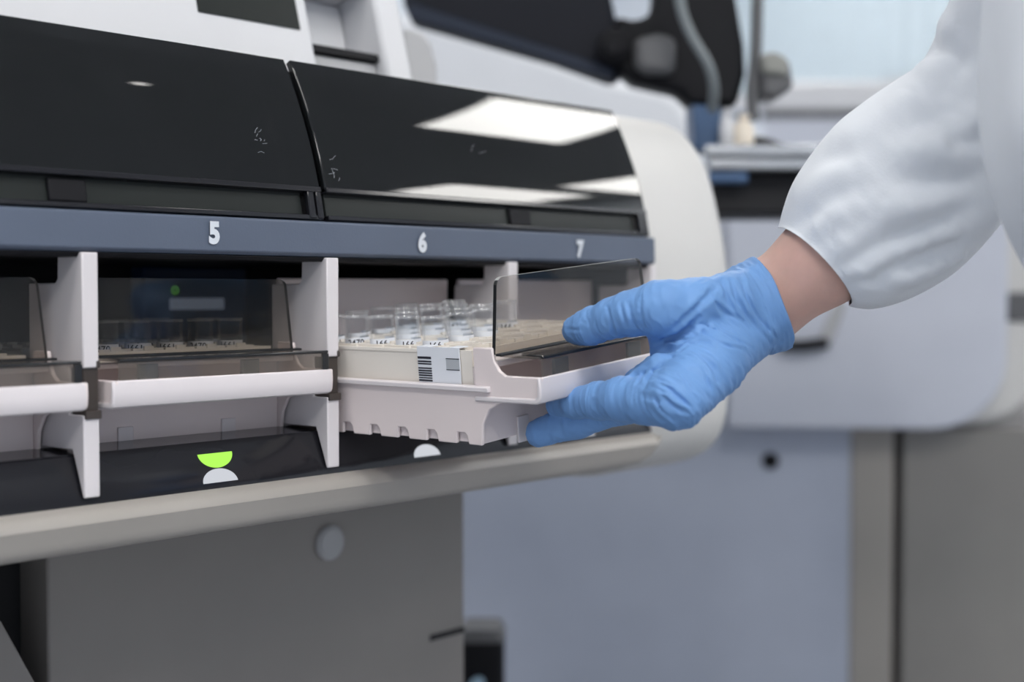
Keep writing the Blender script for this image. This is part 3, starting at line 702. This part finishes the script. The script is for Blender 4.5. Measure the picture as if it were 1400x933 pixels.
# sleeve
ST_ = [((1063,311),(1160,418),.719,1.25),((1065,304),(1169,421),.719,1.22),((1070,285),(1192,423),.717,1.12),((1080,258),(1225,417),.713,1.0),((1096,231),(1262,402),.709,.92),((1122,196),(1300,378),.704,.88),((1150,166),(1332,347),.698,.85),((1190,135),(1362,308),.69,.86),((1228,108),(1392,262),.682,.88),((1262,84),(1415,210),.675,.9),((1284,45),(1440,150),.665,.95),((1300,10),(1470,80),.655,1),((1330,-60),(1530,-10),.64,1),((1390,-170),(1600,-120),.62,1)]
keys = [np.array([*u, *l, t, b]) for u, l, t, b in ST_]; stn = curve_pts(keys, 9)
NT = 144; rings = []
ns = len(stn); AXH = A(1050,420,.72)-A(1130,352,.72); AXH /= np.linalg.norm(AXH)
for i, k in enumerate(stn):
    u, l, t, b_ = k[0:2], k[2:4], k[4], k[5]; U_, L_ = A(u[0],u[1],t), A(l[0],l[1],t); c = (U_+L_)/2; a = (U_-L_)/2; r = np.linalg.norm(a); ring = []
    s = i/(ns-1)
    for j in range(NT):
        th = 2*math.pi*j/NT; d = a*math.cos(th)-FWD*(r*b_*math.sin(th))
        if s < .35: d = d-AXH*(.014*max(0, -math.sin(th))*(1-s/.35))
        ring.append(c+d)
    rings.append(ring)
SV = np.array(rings); SF = SV.reshape(-1, 3); cen = SV.mean(1, keepdims=True); SN = SV-cen; SN /= np.linalg.norm(SN, axis=2, keepdims=True); SN = SN.reshape(-1, 3)
rel = SF-EYE; zz = rel@FWD; spx = np.stack([700+F*(rel@RIGHT)/zz, 466.5-F*(rel@UP)/zz], 1); nearside = np.tile(np.arange(NT) <= NT//2, ns)
# long soft folds of the sleeve: (course of the valley, width, depth, shoulder below)
SFOLD = [([(1178,404),(1214,374),(1262,352),(1300,334),(1328,312)],.0050,.0042), ([(1120,380),(1160,362),(1200,342),(1260,312),(1312,285),(1372,236)],.0065,.0030),
         ([(1212,230),(1240,244),(1275,250),(1320,240),(1372,214)],.0075,.0042), ([(1072,330),(1098,300),(1126,278),(1172,256),(1205,246)],.0060,.0018),
         ([(1095,352),(1130,326),(1170,306),(1215,292)],.0055,.0016), ([(1140,400),(1172,388),(1200,380)],.0040,.0014), ([(1200,200),(1240,178),(1290,160),(1345,120)],.0065,.0026),
         ([(1268,150),(1300,110),(1330,60)],.0060,.0024), ([(1235,330),(1300,300),(1380,262)],.0060,.0018), ([(1265,55),(1290,70),(1318,76)],.0050,.0026), ([(1110,225),(1150,215),(1190,214)],.0060,.0014), ([(1280,205),(1320,196),(1365,180)],.0050,.0022)]
off = (vnoise(SF*24)-.5)*.0040; q_ = SF*46-np.outer(SF@AXH, AXH)*36; off += (vnoise(q_+7)-.5)*.0032
sfac = np.minimum(1, np.repeat(np.arange(ns)/(ns-1), NT)*4+.08); off *= sfac
for pl_, w_, a_ in SFOLD:
    pts = []
    for x, y in curve_pts(pl_, 5):
        e = (spx[:, 0]-x)**2+(spx[:, 1]-y)**2; e[~nearside] = 1e9; pts.append(SF[np.argmin(e)])
    pts = np.array(pts); sd = np.full(len(SF), 1.0); tt = np.zeros(len(SF))
    for i in range(len(pts)-1):
        ba = pts[i+1]-pts[i]; h = np.clip(((SF-pts[i])@ba)/(ba@ba+1e-12), 0, 1); dd = np.sqrt((((SF-pts[i])-h[:, None]*ba)**2).sum(1)); b2 = dd < sd
        sd = np.where(b2, dd, sd); tt = np.where(b2, (i+h)/(len(pts)-1), tt)
    off += 1.35*a_*np.sin(np.pi*np.clip(tt, .06, .94))*(-np.exp(-(sd/w_)**2)+.6*np.exp(-((sd-2*w_)/(1.2*w_))**2))*np.minimum(1, sfac*1.5)
rings = (SF+SN*off[:, None]).reshape(ns, NT, 3).tolist()
sl = B().loft(rings, cap=False)
so = sl.build('coat_sleeve', 'coat', PE, ang=180)
m = so.modifiers.new('cloth', 'SOLIDIFY'); m.thickness = .0007; m.offset = -1
# side of the coat, nearer the camera than the sleeve
TS = [(-420,1420,.60),(-250,1372,.565),(-100,1358,.55),(0,1358,.545),(100,1359,.545),(180,1364,.545),(235,1372,.55),(280,1384,.555),(315,1398,.56),(360,1424,.57),(450,1470,.59),(700,1570,.63),(1000,1640,.66),(1500,1690,.69)]
stn = curve_pts([np.array(k, float) for k in TS], 6); rings = []
for k in stn:
    y, x, t = k; Lp = A(x, y, t); W_ = .155; ring = []
    c = Lp+RIGHT*W_
    for j in range(96):
        th = 2*math.pi*j/96; d = -RIGHT*W_*math.cos(th)+FWD*(.105*math.sin(th))
        p0 = c+d; n = (vnoise((p0*np.array([30,30,9]))[None])[0]-.5)*.008; ring.append(p0+d/np.linalg.norm(d)*n)
    rings.append(ring)
B().loft(rings).build('coat_front', 'coat', PE, ang=180)

hip = A(1500,1690,.69)+RIGHT*.155
for k_, sx in ((0,-.075),(1,.075)):
    c = hip+RIGHT*sx; rg = []
    for z, r_ in ((.90,.085),(.70,.080),(.48,.066),(.25,.058),(.07,.055)):
        rg.append([(c[0]+r_*math.cos(q*math.pi/12), c[1]+r_*math.sin(q*math.pi/12), z) for q in range(24)])
    B().loft(rg).build('trouser_leg', 'dgrey', PE, ang=60)
    sh = []
    for f_, w_, h_ in ((-.09,.030,.060),(-.05,.040,.075),(.03,.042,.070),(.10,.046,.048),(.15,.036,.034),(.165,.015,.020)):
        o_ = np.array([c[0],c[1],0])-RIGHT*f_*.9+FWD*0; sh.append([(o_[0]+FWD[0]*w_*math.cos(q*math.pi/8), o_[1]+FWD[1]*w_*math.cos(q*math.pi/8), max(.002, .012+h_*math.sin(q*math.pi/8))) for q in range(16)])
    B().loft(sh).build('shoe', 'black', PE, ang=60)

# ------------------------------------------------------------------ background: second analyser facing away to the right
def frame_at(px, py, t, yaw):                   # local axes: right, away, up
    o = at(px, py, t); r = RIGHT*math.cos(yaw)+np.array([FWD[0],FWD[1],0])*math.sin(yaw); f = np.array([-r[1], r[0], 0]); return o, r, f
o2, r2, f2 = frame_at(1000, 585, 2.0, math.radians(-6))
U3 = np.array([0,0,1.0])
def L2(x, y, z): return o2+r2*x+f2*y+U3*z
def box2(b, x0, x1, y0, y1, z0, z1, mi=0): return b.hexa([L2(x0,y0,z0),L2(x1,y0,z0),L2(x1,y1,z0),L2(x0,y1,z0)], [L2(x0,y0,z1),L2(x1,y0,z1),L2(x1,y1,z1),L2(x0,y1,z1)], mi)
S2 = 2.0/F
A2 = thing('laboratory_analyzer', 'second pale laboratory analyzer standing behind the gloved hand, seen from its end', 'laboratory analyzer', tuple(L2(.2,.3,0)), world=True); A2.location.z = 0
def prof2(x0, x1, z0, z1, rtop, rbl, rbr):
    out = []
    for cx, cz, r, a0 in ((x1-rbr, z0+rbr, rbr, -90), (x1-.02, z1-.02, .02, 0), (x0+rtop, z1-rtop, rtop, 90), (x0+rbl, z0+rbl, rbl, 180)):
        for k in range(9):
            a = math.radians(a0+90*k/8); out.append((cx+r*math.cos(a), cz+r*math.sin(a)))
    return out
pr = prof2(-.35*0-.005, .375, 0, .33, .025, .004, .10)
B().loft([[L2(p[0],0,p[1]) for p in pr], [L2(p[0],.7,p[1]) for p in pr]]).build('end_panel', 'end2', A2, bevel=.006, ang=40)
pr = [(p[0]+.05, p[1]*.97+.003) for p in prof2(.0, .40, 0, .33, .02, .02, .12)]
B().loft([[L2(p[0],.035,p[1]) for p in pr], [L2(p[0],.75,p[1]) for p in pr]]).build('front_shell', 'shell', A2, bevel=.01, ang=40)
b = B(); box2(b, .380, .47, .028, .06, .150, .190); b.build('dark_slot', 'dgrey', A2, bevel=.003)
b = B(); box2(b, -.40, .172, .05, .65, -.75, -.002); ob = b.build('side_panel', 'side2', A2, bevel=.003)
dk = L2(.058,.05,-.052); sub(ob, B().disc(dk+f2*.001, -f2, .012, .006).build('lock_knob', 'black', None, bevel=.002))
b = B(); box2(b, .172, .232, .049, .65, -.75, -.002); b.build('corner_post', 'post2', A2, bevel=.003)
b = B(); box2(b, .232, .245, .075, .65, -.75, -.002); b.build('panel_gap', 'brown', A2)
b = B(); box2(b, .245, .60, .052, .65, -.75, -.002); b.build('front_panel', 'front2', A2, bevel=.003)
ha = [at(1150,412,1.985), at(1128,468,1.975)]; hb = [at(1131,469,1.97), at(1100,473,1.97), at(1070,473,1.97)]
B().tube(ha, .0095).build('lever_arm', 'grey', A2); B().tube(hb, .008).build('lever_grip', 'black', A2)

# its upper housing: a pale curved shell rising behind the hood
TH = 2.0; bk = np.array([FWD[0],FWD[1],0]); bk /= np.linalg.norm(bk)
rp2 = [at(x, y, TH) for x, y in ((470,-10),(580,30),(700,66),(830,108),(905,124),(932,138),(948,168),(962,215),(962,585),(470,585))]
B().loft([rp2, [p+bk*.45 for p in rp2]]).build('upper_housing', 'white2', A2, bevel=.012, ang=35)

# dark microscope-like instrument on a swing arm
T = 1.42
IN = thing('swing_arm_instrument', 'black instrument head hanging on a wide dark swing arm above the pale housing', 'laboratory instrument', tuple(at(960,205,T)), world=True)
def slab(pix, t, th, name, mat, parent, bevel=.006):
    q = [at(x, y, t) for x, y in pix]; return B().loft([q, [p+bk*th for p in q]]).build(name, mat, parent, bevel=bevel, ang=40)
slab([(548,-60),(552,5),(562,28),(640,50),(760,84),(838,112),(852,104),(850,60),(835,-10),(820,-60)], T, .04, 'swing_arm', plastic('arm_black', (.010,.011,.016), .6, spec=.15), IN, .014)
slab([(555,14),(565,27),(700,66),(838,110),(838,92),(700,48),(560,2)], T-.006, .01, 'arm_edge', plastic('arm_edge_blue', (.018,.024,.04), .5, spec=.2), IN, .003)
B().disc(at(838,66,T-.005), -bk, .017, .02).disc(at(838,66,T-.025), -bk, .010, .010).build('arm_joint', 'black', IN, bevel=.004)
slab([(840,20),(846,95),(866,112),(900,120),(930,126),(942,143),(1008,146),(1020,100),(1018,60),(1008,0),(1000,-60),(896,-60),(894,0),(888,22),(865,26)], T-.01, .05, 'instrument_head', 'black', IN, .01)
slab([(866,52),(868,92),(885,100),(924,102),(926,50),(900,44)], T-.025, .03, 'head_cover', 'dgrey', IN, .008)
slab([(1036,74),(1042,132),(1062,136),(1087,118),(1080,80),(1060,70)], T-.02, .05, 'lamp_housing', 'dgrey', IN, .006)
slab([(1040,72),(1042,100),(1078,104),(1078,78),(1062,71)], T-.026, .03, 'housing_face', plastic('face_grey', (.26,.26,.24), .5), IN, .005)
B().tube(curve_pts([at(926,-40,T-.06),at(931,10,T-.06),at(945,48,T-.06),at(968,88,T-.06),at(976,120,T-.05),at(974,150,T-.03)], 8), .0052).build('grey_cable', 'cable', IN)
B().tube(curve_pts([at(1036,-60,T-.01),at(1034,60,T-.01),at(1028,120,T-.01),at(1030,165,T-.01)], 8), .006).build('support_rod', 'dgrey', IN)
slab([(946,138),(986,142),(988,205),(950,205)], T-.005, .06, 'blue_column', 'blue', IN, .004)
B().tube([at(1035,205,T),at(1036,196,T),at(1037,188,T)], [.030,.028,.010], 24).build('round_base', 'black', IN)
# bench shelf under it
BN = thing('bench_shelf', 'steel edged bench shelf with dark underside below the black instrument', 'bench', tuple(at(1040,230,T)), world=True); BN.location.z = 0
zt = at(1040,206,T)[2]
def hz(px, t, z): d = at(px, 397, t); return np.array([d[0], d[1], z])
def hslab(pxa, pxb, t0, t1, z0, z1, name, mat, parent, bevel=.003):
    q = [hz(pxa,t0,0), hz(pxb,t0,0), hz(pxb,t1,0), hz(pxa,t1,0)]
    return B().hexa([(p[0],p[1],z0) for p in q], [(p[0],p[1],z1) for p in q]).build(name, mat, parent, bevel=bevel)
hslab(962,1480,T-.06,T+.14,zt-.012,zt,'shelf_top','steel',BN)
hslab(968,1480,T-.055,T+.13,zt-.024,zt-.012,'shelf_edge','steel',BN)
hslab(968,1022,T-.05,T+.1,zt-.036,zt-.0245,'blue_trim','blue',BN)
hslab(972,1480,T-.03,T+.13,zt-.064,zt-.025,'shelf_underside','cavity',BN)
hslab(1440,1475,T+.02,T+.12,0,zt-.012,'shelf_support','dgrey',BN)
for i, (x, y0, y1, r_, mt, lb) in enumerate(((993,206,150,.0075,'white','slim white bottle beside the blue column under the black instrument'),(1015,206,158,.0105,'bottle','small cream bottle under the black instrument'))):
    b = B(); zb = zt; zh = at(x,y1,T-.02)[2]; c = hz(x,T-.02,0); rings = []
    for f_, rr_ in ((0,.9),(.03,1),(.62,1),(.74,.75),(.80,.45),(.86,.45),(.87,.55),(1,.55)):
        z = zb+(zh-zb)*f_; rings.append([(c[0]+r_*rr_*math.cos(q*math.pi/10), c[1]+r_*rr_*math.sin(q*math.pi/10), z) for q in range(20)])
    t = thing('reagent_bottle', lb, 'bottle', (c[0],c[1],zb), world=True, group='bottles under the black instrument')
    B().loft(rings[:6]).build('bottle_body', mt, t); B().loft(rings[6:]).build('bottle_cap', mt, t)
# pale unit far behind, right of the instrument
FU = thing('storage_unit', 'pale storage unit with a dark seam below the blue blind', 'cabinet', tuple(at(1200,300,3.4)), world=True); FU.location.z = 0
q0 = [hz(1040,3.4,0),hz(1460,3.4,0),hz(1460,3.9,0),hz(1040,3.9,0)]; z1, z2, z3 = at(1150,112,3.4)[2], at(1150,153,3.4)[2], at(1150,162,3.4)[2]
for za2, zb2, nm, mt in ((0,z3,'unit_base','end2'),(z3,z2,'unit_seam','dgrey'),(z2,z1,'unit_top','white')):
    B().hexa([(p[0],p[1],za2) for p in q0], [(p[0],p[1],zb2) for p in q0]).build(nm, mt, FU, bevel=.01 if nm != 'unit_seam' else 0)
# black floor unit behind the lower cabinet
bo = hz(660,1.45,0); ztop = at(660,857,1.45)[2]; zr = ztop-.012
BK = thing('waste_bin', 'black rounded bin standing on the floor beside the grey cabinet', 'bin', (bo[0],bo[1],0), world=True)
def rrect(w, d, r, z, n=6):
    out = []
    for cx, cy, a0 in ((w-r,d-r,0),(-w+r,d-r,90),(-w+r,-d+r,180),(w-r,-d+r,270)):
        for k in range(n+1): a = math.radians(a0+90*k/n); v = RIGHT*(cx+r*math.cos(a))+bk*(cy+r*math.sin(a)); out.append((bo[0]+v[0], bo[1]+v[1], z))
    return out
B().loft([rrect(.020,.03,.008,0), rrect(.0225,.032,.010,zr)]).build('bin_body', 'black', BK, ang=40)
B().loft([rrect(.0235,.033,.010,zr), rrect(.0235,.033,.010,zr+.004), rrect(.019,.028,.008,ztop)]).build('bin_lid', 'dgrey', BK, ang=40)
b = B().disc(np.array([bo[0],bo[1],ztop-.055])-bk*.0325-RIGHT*.006, -bk, .007, .002, ry=.010); b.build('bin_badge', plastic('pale_blue_badge', (.35,.50,.62), .5), BK)

# ------------------------------------------------------------------ light and colour
W = bpy.data.worlds.new('World'); SC.world = W; W.use_nodes = True
W.node_tree.nodes['Background'].inputs[0].default_value = (.80,.88,1,1); W.node_tree.nodes['Background'].inputs[1].default_value = .62
SC.view_settings.view_transform = 'Standard'; SC.view_settings.look = 'None'; SC.view_settings.gamma = 1; SC.view_settings.exposure = 0.50; SC.view_settings.use_curve_mapping = False
SC.cycles.use_denoising = True
SC.cycles.max_bounces = 8; SC.cycles.transparent_max_bounces = 24; SC.cycles.sample_clamp_indirect = 6; SC.cycles.caustics_reflective = False; SC.cycles.caustics_refractive = False
